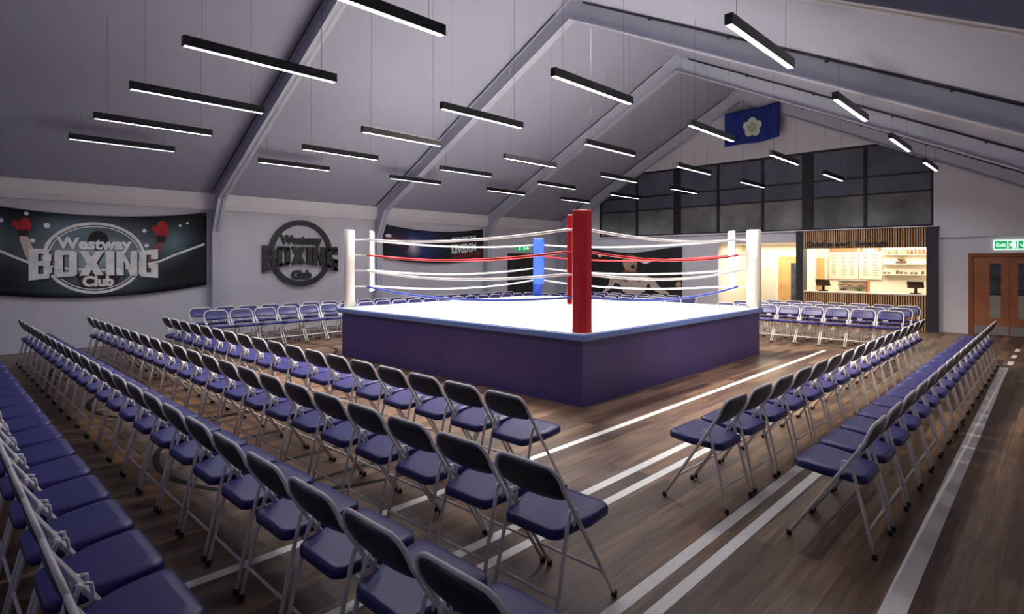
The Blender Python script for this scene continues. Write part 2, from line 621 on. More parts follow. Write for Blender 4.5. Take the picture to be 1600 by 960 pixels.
# eave boxing along the left wall
bm = B()
prism(bm, [(X0, YL, 2.88), (X0, YL - .10, 2.88), (X0, YL - .17, 3.0), (X0, YL - .17, 3.24), (X0, YL, 3.17)], (XG - X0, 0, 0))
struct('trim_3', bm, M['bulk'])

# portal frames: each is one structure with post, rafter, flange and conduit
for i, xf in enumerate((0.38, 4.66, 8.93, 13.17, 16.98)):
    b = B()
    D = 0.36
    w = 0.09
    # rafter web and flanges as I section, both slopes
    for sgn, ye in ((1, YL - 0.02), (-1, YR + 0.02)):
        n0 = (RY, RZ - D - 0.05)
        ze = roof_z(ye)
        ykn = ye - sgn * 0.55
        web = [(RY, RZ - 0.005), (ye, ze - 0.005), (ye, ze - 0.80), (ye - sgn * 0.20, ze - 0.80), (ykn, roof_z(ykn) - D), n0]
        prism(b, [(xf - 0.02, y, z) for y, z in web], (0.04, 0, 0))
        fl = [n0, (ykn, roof_z(ykn) - D), (ye - sgn * 0.20, ze - 0.80), (ye - sgn * 0.20, ze - 0.78), (ykn, roof_z(ykn) - D + .02), (n0[0], n0[1] + .02)]
        prism(b, [(xf - w, y, z) for y, z in fl], (2 * w, 0, 0))
        tp = [(RY, RZ - .004), (ye, ze - .004), (ye, ze - .03), (RY, RZ - .03)]
        prism(b, [(xf - w, y, z) for y, z in tp], (2 * w, 0, 0))
        # post below the knee
        box(b, xf - w, xf + w, min(ye, ye - sgn * 0.20), max(ye, ye - sgn * 0.20), 0, ze - 0.79)
    fr = struct('trim_%d' % (4 + i), b, M['steel'])
    b = B()
    tube(b, [(xf - w - .016, RY - .35, roof_z(RY - .35) - .035), (xf - w - .016, YR + .3, roof_z(YR + .3) - .035)], 0.016, 6)
    for y in (5.2, 3.8, 2.4, 1.0):
        box(b, xf - w - .04, xf - w + .01, y - .02, y + .02, roof_z(y) - .07, roof_z(y) - .02)
    obj('conduit', b, M['conduit'], fr)
    b = B()
    tube(b, [(xf - w - .012, RY + .35, roof_z(RY + .35) - .03), (xf - w - .012, YL - .3, roof_z(YL - .3) - .03)], 0.011, 6)
    obj('conduit', b, M['conduit'], fr)

# gallery glazing
win_b = B()
XW = XG + 0.06
for (y, hw) in ((10.64, .03), (9.13, .12), (7.75, .035), (6.40, .035), (5.17, .14), (3.775, .035), (WY0 + .03, .03), (WY1 - .03, .03)):
    box(win_b, XW - .05, XW + .05, y - hw, y + hw, WB, min(WT, roof_z(y) - .02))
for z, hh in ((3.46, .022), (3.92, .022), (WB + .02, .02), (WT - .03, .03)):
    y0 = max(WY0, RY - (RZ - z) / SLR + .05)
    y1 = min(WY1, RY + (RZ - z) / SL - .05)
    box(win_b, XW - .04, XW + .04, y0, y1, z - hh, z + hh)
win = struct('window_1', win_b, M['mullion'])
ys = [WY0, 3.775, 5.17, 6.40, 7.75, 9.13, 10.64, WY1]
zs = [WB, 3.46, 3.92, WT]
for a, b_ in zip(ys, ys[1:]):
    for j, (z0, z1) in enumerate(zip(zs, zs[1:])):
        pts = [(a, z0), (b_, z0)]
        top = []
        for k in range(7):
            y = b_ + (a - b_) * k / 6
            top.append((y, max(z0 + .001, min(z1, roof_z(y) - .01))))
        if max(t[1] for t in top) <= z0 + .01:
            continue
        b = B()
        prism(b, [(XW, y, z) for y, z in pts + top], (0.012, 0, 0))
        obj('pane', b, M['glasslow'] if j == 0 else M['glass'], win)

# corridor recess and servery room behind the gable wall
bm = B()
box(bm, XG + .2, 19.3, 7.73, 7.85, 0, 2.3)
struct('wall_corridor_left', bm, M['cream'])
bm = B()
box(bm, 19.1, 19.3, 5.5, 7.73, 0, 2.3)
struct('wall_corridor_back', bm, M['cream'])
bm = B()
box(bm, XG + .2, 19.3, 5.41, 5.50, 0, 2.6)
struct('wall_corridor_right', bm, M['cream'])
bm = B()
box(bm, XG + .2, 19.3, 5.50, 7.73, 2.25, 2.3)
struct('ceiling_corridor', bm, M['cream'])
bm = B()
box(bm, 19.0, 19.2, 2.1, 5.6, 0, 2.6)
struct('wall_servery_back', bm, M['cream'])
bm = B()
box(bm, XG + .2, 19.0, 2.1, 2.2, 0, 2.6)
struct('wall_servery_right', bm, M['cream'])
bm = B()
box(bm, XG + .2, 19.0, 2.2, 5.41, 2.45, 2.55)
struct('ceiling_servery', bm, M['cream'])

# brown double door in the gable wall
d = struct('door_1', (lambda b: (box(b, XG - .05, XG + .0, 1.545, 1.64, 0, 1.90), box(b, XG - .05, XG, .16, .255, 0, 1.90), box(b, XG - .05, XG, .255, 1.545, 1.82, 1.90), b)[-1])(B()), M['doorframe'])
for (y0, y1, vy0, vy1, hy) in ((.905, 1.54, 1.055, 1.25, .96), (.26, .895, .56, .755, .83)):
    b = B()
    box(b, XG - .03, XG, y0, y1, .01, 1.815)
    lf = obj('door_leaf', b, M['doorwood'], d)
    for (z0, z1, mm) in ((.41, .93, M['doorglass2']), (.96, 1.32, M['doorglass']), (1.345, 1.66, M['doorglass'])):
        b = B()
        box(b, XG - .036, XG - .028, vy0, vy1, z0, z1)
        obj('vision_panel', b, mm, lf)
    b = B()
    for z in (.945, 1.333):
        box(b, XG - .04, XG - .028, vy0 - .01, vy1 + .01, z - .014, z + .014)
    obj('glazing_bar', b, M['black'], lf)
    b = B()
    box(b, XG - .034, XG - .028, y0 + .01, y1 - .01, .02, .225)
    obj('kick_plate', b, M['kick'], lf)
    b = B()
    tube(b, [(XG - .03, hy, 1.10), (XG - .075, hy, 1.10), (XG - .075, hy + (.11 if hy > .9 else -.11), 1.10)], .009, 8)
    obj('door_handle', b, M['handle'], lf)

# oak door at the back of the corridor
b = B()
box(b, 19.06, 19.1, 6.52, 6.59, 0, 1.87)
box(b, 19.06, 19.1, 5.52, 5.56, 0, 1.87)
box(b, 19.06, 19.1, 5.56, 6.52, 1.81, 1.87)
d = struct('door_2', b, M['oak'])
b = B()
box(b, 19.075, 19.1, 5.56, 6.52, .01, 1.81)
lf = obj('door_leaf', b, M['oak'], d)
b = B()
box(b, 19.066, 19.076, 6.03, 6.21, .45, 1.66)
obj('vision_panel', b, M['doorglass'], lf)
b = B()
tube(b, [(19.07, 6.44, .95), (19.02, 6.44, .95), (19.02, 6.33, .95)], .009, 8)
obj('door_handle', b, M['handle'], lf)
# beige panel added for the darker part of the corridor's back wall
b = B()
box(b, 19.07, 19.1, 6.70, 7.38, 0, 2.02)
d = struct('beige_wall_panel', b, M['menuboard'])
# dark door in the left wall
b = B()
for x0, x1 in ((14.25, 14.31), (15.80, 15.86)):
    box(b, x0, x1, YL - .04, YL, 0, 2.0)
box(b, 14.31, 15.80, YL - .04, YL, 1.94, 2.0)
d = struct('door_3', b, M['mullion'])
for x0, x1, hx in ((14.31, 15.05, 14.98), (15.06, 15.80, 15.13)):
    b = B()
    box(b, x0, x1, YL - .025, YL, .01, 1.94)
    lf = obj('door_leaf', b, M['darkdoor'], d)
    b = B()
    tube(b, [(hx, YL - .02, .8), (hx, YL - .06, .8), (hx, YL - .06, 1.2), (hx, YL - .02, 1.2)], .008, 8)
    obj('door_handle', b, M['handle'], lf)

# ------------------------------------------------------------------ boxing ring
RX0, RX1, RYa, RYb = 5.30, 10.78, 3.98, 9.54
ring = thing('boxing_ring', 'raised boxing ring with navy skirt, white canvas and coloured corner posts', 'boxing ring', (RC[0], RC[1], 0))


def rl(x, y, z):
    return (x - RC[0], y - RC[1], z)


b = B()
box(b, RX0 + .06 - RC[0], RX1 - .06 - RC[0], RYa + .06 - RC[1], RYb - .06 - RC[1], 0.0, .78)
obj('skirt', b, M['skirt'], ring)
b = B()
box(b, RX0 - RC[0], RX1 - RC[0], RYa - RC[1], RYb - RC[1], .775, .856)
bevel(obj('edge_trim', b, M['rim'], ring), .015)
b = B()
box(b, RX0 + .02 - RC[0], RX1 - .02 - RC[0], RYa + .02 - RC[1], RYb - .02 - RC[1], .85, .865)
obj('canvas', b, M['canvas'], ring)
# faint stitched border of the canvas
b = B()
for (x0, x1, y0, y1) in ((RX0 + .42, RX1 - .42, RYa + .42, RYa + .435), (RX0 + .42, RX1 - .42, RYb - .435, RYb - .42),
                         (RX0 + .42, RX0 + .435, RYa + .42, RYb - .42), (RX1 - .435, RX1 - .42, RYa + .42, RYb - .42)):
    box(b, x0 - RC[0], x1 - RC[0], y0 - RC[1], y1 - RC[1], .863, .8665)
obj('canvas_seam', b, M['menuboard'], ring)

ZR = (2.10, 1.82, 1.54, 1.25)
A_ = 0.29
corners = {}
for key, cx, cy, m, nm in (('red', 5.47, 4.13, M['redpost'], 'red corner post with tall octagonal padding'),
                           ('white_left', 5.47, 9.42, M['whitepost'], 'white corner post facing the banner wall'),
                           ('white_right', 10.62, 4.10, M['whitepost'], 'white corner post facing the counter'),
                           ('blue', 10.62, 9.38, M['bluepost'], 'blue corner post at the far corner')):
    sx = 1 if cx < RC[0] else -1
    sy = 1 if cy < RC[1] else -1
    corners[key] = (cx, cy, sx, sy)
    r = {'red': .121, 'white_left': .098, 'white_right': .125, 'blue': .115}[key]
    ztop = 2.315 if key == 'red' else 2.285
    b = B()
    seg = 8 if key in ('red',) else 20
    rot = PI / 8 + (PI / 4 if False else 0)
    rings = []
    for rr, z in ((r, .86), (r, ztop - .012), (r - .012, ztop)):
        rings.append([b.verts.new((cx - RC[0] + rr * math.cos(rot + 2 * PI * k / seg), cy - RC[1] + rr * math.sin(rot + 2 * PI * k / seg), z)) for k in range(seg)])
    for p, q in zip(rings, rings[1:]):
        for k in range(seg):
            f = b.faces.new((p[k], p[(k + 1) % seg], q[(k + 1) % seg], q[k]))
            f.smooth = seg > 8
    b.faces.new(rings[0][::-1])
    b.faces.new(rings[-1])
    post = obj('corner_post', b, m, ring)
    post['label'] = nm
    # corner pad across the diagonal
    b = B()
    c0 = Vector((cx + sx * A_, cy + sy * A_, 0)) - Vector((RC[0], RC[1], 0))
    dn = Vector((sx, sy, 0)).normalized()
    tn = Vector((-dn.y, dn.x, 0))
    hw, th = .130, .024
    for z0, z1 in ((1.16, ztop - .02),):
        prism(b, [c0 + tn * hw + dn * th + Vector((0, 0, z0)), c0 - tn * hw + dn * th + Vector((0, 0, z0)),
                  c0 - tn * hw - dn * th + Vector((0, 0, z0)), c0 + tn * hw - dn * th + Vector((0, 0, z0))], (0, 0, z1 - z0))
    pad = bevel(obj('corner_pad', b, m, post), .02)
    for z in ZR:
        b = B()
        tube(b, [(cx - RC[0], cy - RC[1], z), (c0.x, c0.y, z)], .0155, 8)
        obj('turnbuckle', b, M['ropewhite'], post)

for ka, kb in (('red', 'white_left'), ('red', 'white_right'), ('blue', 'white_left'), ('blue', 'white_right')):
    a, c = corners[ka], corners[kb]
    for j, z in enumerate(ZR):
        pa = Vector((a[0] + a[2] * (A_ - .02), a[1] + a[3] * (A_ - .02), z))
        pb = Vector((c[0] + c[2] * (A_ - .02), c[1] + c[3] * (A_ - .02), z))
        out = Vector((0, 0, 0))
        # rope runs along the outer side of the pads
        if abs(pa.x - pb.x) > abs(pa.y - pb.y):
            ysg = -1 if pa.y < RC[1] else 1
            pa.y += ysg * .12
            pb.y += ysg * .12
            pa.x += (-1 if pa.x < RC[0] else 1) * -.10
            pb.x += (-1 if pb.x < RC[0] else 1) * -.10
        else:
            xsg = -1 if pa.x < RC[0] else 1
            pa.x += xsg * .12
            pb.x += xsg * .12
            pa.y += (-1 if pa.y < RC[1] else 1) * -.10
            pb.y += (-1 if pb.y < RC[1] else 1) * -.10
        e0 = Vector((a[0] + a[2] * A_, a[1] + a[3] * A_, z))
        e1 = Vector((c[0] + c[2] * A_, c[1] + c[3] * A_, z))
        sag = (.085, .10, .105, .115)[j]
        pts = [e0] + [pa.lerp(pb, k / 24) - Vector((0, 0, sag * 4 * (k / 24) * (1 - k / 24))) for k in range(25)] + [e1]
        b = B()
        tube(b, [rl(*p) for p in pts], .0175, 10)
        m, lab = ((M['ropewhite'], None), (M['ropered'], 'red rope, second from the top'), (M['ropewhite'], None), (M['ropeblue'], 'blue bottom rope'))[j]
        if ka == 'blue' and j == 3:
            m, lab = M['ropepale'], 'pale lavender bottom rope'
        o = obj('rope', b, m, ring)
        if lab:
            o['label'] = lab

# ------------------------------------------------------------------ folding chairs
HW = .2145
tr = .0105


def frame_bm():
    b = B()
    pts = []
    side = [(.231, .012), (.10, .219), (-.02, .402), (-.10, .525), (-.155, .625), (-.195, .665)]
    for s in (1,):
        pass
    left = [(-HW, y, z) for y, z in [(.231, .010), (-.104, .530), (-.182, .655)]]
    r = .085
    arc = []
    for k in range(7):
        t = k / 6 * PI / 2
        # corner arc in the plane of the back
        u = r - r * math.cos(t)
        v = r * math.sin(t)
        arc.append((-HW + u, -.182 - .030 * (v / r), .655 + .094 * v / r))
    pts = left[:-1] + arc + [(-p[0], p[1], p[2]) for p in arc[::-1]] + [(-p[0], p[1], p[2]) for p in left[:-1][::-1]]
    tube(b, pts, tr, 8)
    return b


def seat_bm():
    b = B()
    out = []
    zf, zr = .480, .440
    outline = []
    # wide at the front, drawn in between the hinges, rounded at the rear
    def corner(x, y, r, a0):
        cx = x - math.copysign(r, x)
        cy = y - math.copysign(r, y)
        return [(cx + r * math.cos(a0 + (k / 5) * PI / 2), cy + r * math.sin(a0 + (k / 5) * PI / 2)) for k in range(6)]
    outline = corner(.221, .200, .05, 0) + corner(-.221, .200, .05, PI / 2)
    outline += [(-.221, .035), (-.216, .005), (-.192, -.045)] + corner(-.180, -.185, .055, PI)
    outline += corner(.180, -.185, .055, 3 * PI / 2) + [(.192, -.045), (.216, .005), (.221, .035)]
    n = len(outline)

    def loop(scale, dz):
        return [b.verts.new((x * scale, (y - .007) * scale + .007, zf + (zr - zf) * (.2 - y) / .385 + dz)) for x, y in outline]
    prof = [(.94, -.046), (1.0, -.039), (1.0, -.012), (.985, -.003), (.955, .003), (.90, .006), (.75, .008)]
    loops = [loop(*p) for p in prof]
    for i, (p, q) in enumerate(zip(loops, loops[1:])):
        for k in range(n):
            f = b.faces.new((p[k], p[(k + 1) % n], q[(k + 1) % n], q[k]))
            f.smooth = True
            f.material_index = 0
    f = b.faces.new(loops[0][::-1])
    f.material_index = 1
    b.faces.new(loops[-1])
    return b


def back_bm():
    """slightly dished panel between the uprights: blue front, dark rear shell"""
    b = B()
    nx, nz = 10, 6
    F, R = [], []
    for j in range(nz + 1):
        rowf, rowr = [], []
        for i in range(nx + 1):
            t = i / nx * 2 - 1
            zt = .744 - .075 * max(0, (abs(t) - .62) / .38) ** 2.2
            zb = .590 - .018 * (1 - t * t) + .010 * max(0, (abs(t) - .8) / .2) ** 2
            z = zb + (zt - zb) * j / nz
            y0 = -.104 + (.530 - z) * (.078 / .125) if z < .655 else -.182 - .030 * min(1, (z - .655) / .094)
            y = y0 - .016 * (1 - t * t)
            x = t * (HW - .004)
            edge = 0.4 if (j in (0, nz) or i in (0, nx)) else 1.0
            rowf.append(b.verts.new((x, y + .010 * edge, z)))
            rowr.append(b.verts.new((x, y - .007 * edge, z)))
        F.append(rowf)
        R.append(rowr)
    for j in range(nz):
        for i in range(nx):
            f = b.faces.new((F[j][i + 1], F[j][i], F[j + 1][i], F[j + 1][i + 1]))
            f.smooth = True
            g = b.faces.new((R[j][i], R[j][i + 1], R[j + 1][i + 1], R[j + 1][i]))
            g.smooth = True
            g.material_index = 1
    for j in range(nz):
        for i in (0, nx):
            b.faces.new((F[j][i], F[j + 1][i], R[j + 1][i], R[j][i])).material_index = 1
    for i in range(nx):
        for j in (0, nz):
            b.faces.new((F[j][i], F[j][i + 1], R[j][i + 1], R[j][i])).material_index = 1
    return b


def make_chair():
    t = thing('folding_chair', '', 'chair')
    fr = obj('frame', frame_bm(), M['tube'], t)
    for s in (-1, 1):
        b = B()
        lathe(b, [(.014, 0), (.0155, .004), (.0155, .026), (.012, .032)], (s * HW, .231 - .003, 0), 10)
        obj('rubber_foot', b, M['rubber'], fr)
    obj('seat', seat_bm(), [M['vinyl'], M['vinyl_under']], t)
    obj('backrest', back_bm(), [M['vinyl'], M['backshell']], t)
    for s in (-1, 1):
        b = B()
        xt, xb = s * (HW - .024), s * (HW - .010)
        tube(b, [(xt, -.095, .532), (xt, -.110, .505), (s * (HW - .018), -.175, .25), (xb, -.229, .012)], .0100, 8)
        lg = obj('rear_leg', b, M['tube'], t)
        b = B()
        lathe(b, [(.014, 0), (.0155, .004), (.0155, .026), (.012, .032)], (xb, -.230, 0), 10)
        obj('rubber_foot', b, M['rubber'], lg)
    for (y, z, hw) in ((.138, .158, HW), (-.196, .152, HW - .014)):
        b = B()
        tube(b, [(-hw, y, z), (hw, y, z)], .0075, 8)
        obj('stretcher', b, M['tube'], t)
    for s in (-1, 1):
        b = B()
        # short link from the hinge down to the seat side
        tube(b, [(s * (HW - .012), -.085, .528), (s * (HW - .016), -.066, .522), (s * (HW - .020), -.062, .495), (s * (HW - .026), -.070, .445)], .0075, 8)
        lathe(b, [(.010, -.006), (.013, -.003), (.013, .003), (.010, .006)], (s * (HW - .014), -.100, .528), 10)
        obj('hinge_bracket', b, M['tube'], t)
    return t


proto = make_chair()
used = [False]


def copy_tree(o, parent=None):
    c = o.copy()
    COL.objects.link(c)
    if parent:
        c.parent = parent
    for ch in o.children:
        copy_tree(ch, c)
    return c


ORD = ['first', 'second', 'third', 'fourth', 'fifth', 'sixth', 'seventh', 'eighth', 'ninth', 'tenth', 'eleventh', 'twelfth',
       'thirteenth', 'fourteenth', 'fifteenth', 'sixteenth', 'seventeenth', 'eighteenth', 'nineteenth', 'twentieth',
       'twenty-first', 'twenty-second', 'twenty-third', 'twenty-fourth']


def chair_row(n, pos, rotz, label, group):
    for k in range(n):
        c = proto if not used[0] else copy_tree(proto)
        used[0] = True
        x, y = pos(k)
        c.location = (x, y, 0)
        c.rotation_euler = (0, 0, rotz + random.uniform(-.004, .004))
        c['label'] = label % ORD[k]
        c['category'] = 'chair'
        c['group'] = group


LF = -PI / 2
chair_row(18, lambda k: (3.36 - .231, 2.905 + .477 * k), LF, 'blue folding chair, %s from the aisle in left row nearest the ring', 'chairs in the left block, row nearest the ring')
chair_row(22, lambda k: (2.46 - .231, 1.865 + .4805 * k), LF, 'blue folding chair, %s from the aisle in second left row from the ring', 'chairs in the left block, second row from the ring')
chair_row(24, lambda k: (1.585 - .231, 1.35 + .4737 * k), LF, 'blue folding chair, %s from near end in third left row from ring', 'chairs in the left block, third row from the ring')
chair_row(16, lambda k: (.735 - .231, 1.885 + .482 * k), LF, 'blue folding chair, %s from near end in rearmost row at bottom left', 'chairs in the left block, rearmost row')
chair_row(16, lambda k: (3.985 + .49 * k, 1.87), 0, 'blue folding chair, %s from near end in right row closest to ring', 'chairs in the right block, row closest to the ring')
chair_row(17, lambda k: (3.985 + .49 * k, 1.01), 0, 'blue folding chair, %s from near end in outer right row by thick line', 'chairs in the right block, outer row')
chair_row(20, lambda k: (4.012 + .475 * k, 11.69), PI, 'blue folding chair, %s from left in front row facing out from banner wall', 'chairs in front row along the banner wall')
chair_row(20, lambda k: (4.000 + .475 * k, 12.51), PI, 'blue folding chair, %s from left in back row against banner wall', 'chairs in back row along the banner wall')
for xx, nm in ((12.79, 'front'), (13.64, 'middle'), (14.49, 'back')):
    chair_row(8, lambda k: (xx, 2.41 + .462 * k), PI / 2, 'blue folding chair, %s from right in ' + nm + ' row before slatted counter', 'chairs before the counter, %s row' % nm)
for xx, nm in ((12.79, 'front'), (13.64, 'middle'), (14.49, 'back')):
    chair_row(9, lambda k: (xx, 7.43 + .475 * k), PI / 2, 'blue folding chair, %s from right in ' + nm + ' row below boxer poster', 'chairs below the boxer poster, %s row' % nm)

# ------------------------------------------------------------------ pendant lamps
ZL = 3.745


def make_lamp():
    t = thing('pendant_light', '', 'ceiling light')
    b = B()
    box(b, -.79, .79, -.036, .036, .002, .098)
    bevel(obj('housing', b, M['black'], t), .003)
    b = B()
    box(b, -.775, .775, -.027, .027, 0.0, .004)
    obj('diffuser', b, M['diffuser'], t)
    ld = bpy.data.lights.new('pendant_glow', 'AREA')
    ld.shape = 'RECTANGLE'
    ld.size, ld.size_y = 1.54, .05
    ld.energy = LAMP_WATTS
    ld.spread = math.radians(136)
    ld.color = (0.97, 0.965, 1.0)
    lo = bpy.data.objects.new('pendant_glow', ld)
    COL.objects.link(lo)
    lo.parent = t
    lo.location = (0, 0, -.002)
    return t


lp = make_lamp()
first = True
ROWY = [(2.085, (4.9 + .76, 8.8, 12.0, 15.2)), (4.06, None), (6.00, None), (7.97, None), (9.98, None), (11.93, None)]
COLX = (2.52, 5.64, 8.83, 12.12, 15.47)
rown = ['right-hand lamp row over the outer chairs', 'lamp row second from the right', 'lamp row just right of the ridge', 'lamp row just left of the ridge',
        'lamp row second from the banner wall', 'lamp row nearest the banner wall']
coln = ['nearest', 'second', 'third', 'fourth', 'farthest']
XS = {0: (None, 5.63, 8.80, 12.0, 15.15)}
for r in range(6):
    y = ROWY[r][0]
    for c_ in range(5):
        if r == 0 and c_ == 0:
            continue
        x = XS.get(r, COLX)[c_]
        t = lp if first else copy_tree(lp)
        first = False
        t.location = (x, y, ZL)
        t['label'] = 'black linear pendant light, %s of the %s' % (coln[c_], rown[r])
        t['category'] = 'ceiling light'
        t['group'] = 'linear pendant lights'
        for s in (-.62, .62):
            b = B()
            tube(b, [(s, 0, .095), (s, 0, roof_z(y) - ZL + .005)], .0022, 6)
            obj('suspension_wire', b, M['wire'], t)

# ------------------------------------------------------------------ banners on the left wall


def left_place(cx, half, sag, wave, z_off=0.0):
    """printed cloth hung from its top corners: x metres along the wall, z height"""
    def f(x, z, d):
        t = (x - cx) / half
        return (x, YL - .06 - .007 * math.cos(t * wave) - d, z - sag * (1 - min(1, t * t)) + z_off)
    return f


def cloth(name, place, x0, x1, z0, z1, m, parent, nx=48, nz=14):
    b = B()
    uvl = b.loops.layers.uv.new('UVMap')
    V = [[b.verts.new(place(x0 + (x1 - x0) * i / nx, z0 + (z1 - z0) * j / nz, 0)) for i in range(nx + 1)] for j in range(nz + 1)]
    W = [[b.verts.new(place(x0 + (x1 - x0) * i / nx, z0 + (z1 - z0) * j / nz, -.008)) for i in range(nx + 1)] for j in range(nz + 1)]
    for j in range(nz):
        for i in range(nx):
            for G, rev in ((V, False), (W, True)):
                ij = [(j, i), (j, i + 1), (j + 1, i + 1), (j + 1, i)]
                if rev:
                    ij = ij[::-1]
                f = b.faces.new([G[p][q] for p, q in ij])
                f.smooth = True
                for lp_, (p, q) in zip(f.loops, ij):
                    lp_[uvl].uv = (q / nx, p / nz)
    for i in range(nx):
        for j in (0, nz):
            b.faces.new((V[j][i], V[j][i + 1], W[j][i + 1], W[j][i]))
    for j in range(nz):
        for i in (0, nx):
            b.faces.new((V[j][i], V[j + 1][i], W[j + 1][i], W[j][i]))
    return obj(name, b, m, parent)


# big arena banner
c1 = 2.44
t1 = thing('banner', 'large dark arena banner with raised red gloves and silver club lettering on left wall', 'banner', (0, 0, 0))
P1 = left_place(c1, 2.0, .18, 4.0)
cloth('cloth', P1, c1 - 2.06, c1 + 2.06, 1.175, 2.80, M['banner1'], t1)


def art(name, polys, m, place, parent, d=.004, base=0.0):
    b = B()
    for p in polys:
        flat_poly(b, lambda x, z, dd: place(x, z, base + dd), p, d)
    return obj(name, b, m, parent)


def unsag(pts, cx, half, sag):
    return [(x, z + sag * (1 - min(1, ((x - cx) / half) ** 2))) for x, z in pts]


U1 = lambda pts: unsag(pts, c1, 2.0, .18)
art('printed_arm', [smooth_poly(U1([(1.27, 2.20), (1.41, 2.20), (1.47, 2.0), (1.56, 1.72), (1.42, 1.68), (1.35, 1.9)]), 1)], M['skinlight'], P1, t1)
art('printed_arm', [smooth_poly(U1([(3.50, 2.14), (3.67, 2.12), (3.58, 1.92), (3.46, 1.70), (3.34, 1.74), (3.46, 1.95)]), 1)], M['skindark'], P1, t1)
art('printed_glove', [smooth_poly(U1([(1.17, 2.36), (1.19, 2.45), (1.25, 2.48), (1.30, 2.44), (1.34, 2.53), (1.42, 2.52), (1.46, 2.40), (1.45, 2.26), (1.27, 2.24), (1.25, 2.33)]))], M['inkred'], P1, t1, base=.002)
art('printed_glove', [smooth_poly(U1([(3.43, 2.38), (3.45, 2.46), (3.52, 2.47), (3.55, 2.56), (3.66, 2.57), (3.74, 2.48), (3.74, 2.30), (3.69, 2.19), (3.52, 2.20), (3.50, 2.32)]))], M['inkred'], P1, t1, base=.002)
art('printed_cuff', [U1([(1.26, 2.30), (1.42, 2.30), (1.41, 2.18), (1.28, 2.18)]), U1([(3.52, 2.27), (3.70, 2.25), (3.66, 2.11), (3.52, 2.12)])], M['inkdark'], P1, t1, base=.003)
art('printed_lights', [disc(*U1([p])[0], r, n=12) for p, r in (((1.69, 2.39), .05), ((1.39, 2.60), .035), ((3.29, 2.35), .04), ((3.97, 2.49), .03), ((4.11, 2.55), .03), ((1.03, 2.46), .04), ((3.33, 2.04), .04), ((1.48, 2.10), .04))],
    M['inkwhite'], P1, t1)
art('printed_trunks', [U1([(2.12, 1.47), (2.88, 1.46), (2.78, 1.15), (2.22, 1.16)])], M['inkmaroon'], P1, t1)
art('printed_head', [disc(*U1([(2.49, 2.12)])[0], .17, .2)], M['inkdark'], P1, t1)
art('printed_rope', [(lambda pts: [(x, z + .022) for x, z in pts] + [(x, z - .026) for x, z in pts[::-1]])(
    U1([(.45, 2.04), (1.02, 1.90), (1.24, 1.78), (1.42, 1.69), (1.7, 1.62), (2.07, 1.56), (2.56, 1.535), (2.88, 1.56), (3.22, 1.62), (3.57, 1.71), (3.88, 1.86), (4.46, 2.10)]))],
    M['inksilver'], P1, t1, base=.001)
b = B()
pl = lambda x, z, d: P1(c1 + .02 + x, 1.955 + z, d + .003)
ring2d(b, pl, .84, .715, .055, .004)
ring2d(b, pl, .755, .635, .018, .004)
obj('printed_hoop', b, M['inksilver'], t1)
b = B()
block_word(b, lambda x, y, d: P1(c1 + .065 + x, 1.605 + y, d + .006), .002, 1.06, lambda t: .46, lambda t: -.02 - .13 * t * t)
obj('printed_shadow', b, M['inkdark'], t1)
b = B()
block_word(b, lambda x, y, d: P1(c1 + .04 + x, 1.63 + y, d + .010), .004, 1.06, lambda t: .46, lambda t: -.02 - .13 * t * t)
obj('printed_lettering', b, M['inksilver'], t1)
b = B()
text_into(b, 'Westway', .30, lambda x, y, d: P1(c1 + x, 2.135 + y, d + .012), .004, .013, width=1.24)
obj('printed_lettering', b, M['inkwhite'], t1)
b = B()
text_into(b, 'Club', .27, lambda x, y, d: P1(c1 + .05 + x, 1.40 + y, d + .012), .004, .014, width=.52)
obj('printed_lettering', b, M['inkwhite'], t1)
b = B()
for x in (c1 - 2.0, c1 + 2.0):
    b = B()
    tube(b, [(x, YL - .004, 2.76), (x, YL - .08, 2.76)], .012, 8)
    obj('eyelet', b, M['handle'], t1)

# second banner
c2 = 11.05
t2 = thing('banner', 'blue-lit fight night banner with white and red lettering behind the ring ropes', 'banner', (0, 0, 0))
P2 = left_place(c2, 1.98, .16, 3.2)
cloth('cloth', P2, c2 - 1.97, c2 + 1.98, 1.815, 2.79, M['banner2'], t2)
U2 = lambda pts: unsag(pts, c2, 1.98, .16)
b = B()
text_into(b, 'WITNESS THE', .20, lambda x, y, d: P2(12.18 + x, 2.47 + y, d + .004), .004, .006, width=1.06)
obj('printed_lettering', b, M['inkwhite'], t2)
b = B()
text_into(b, 'KINGDOM', .42, lambda x, y, d: P2(12.18 + x, 2.10 + y, d + .004), .004, .006, width=1.04)
obj('printed_lettering', b, M['inkwhite'], t2)
art('printed_red_band', [[(11.66, 1.92), (12.95, 1.92), (12.95, 2.06), (11.66, 2.06)]], M['inkdeepred'], P2, t2)
art('printed_glove', [smooth_poly(U2([(9.2, 2.44), (9.26, 2.50), (9.42, 2.49), (9.44, 2.42), (9.3, 2.39)]))], M['inkwhite'], P2, t2)
art('printed_boxer', [smooth_poly(U2([(9.25, 2.34), (9.6, 2.38), (9.95, 2.28), (10.05, 2.12), (9.92, 1.98), (9.6, 2.2), (9.25, 2.26)]))], M['inkmaroon'], P2, t2)

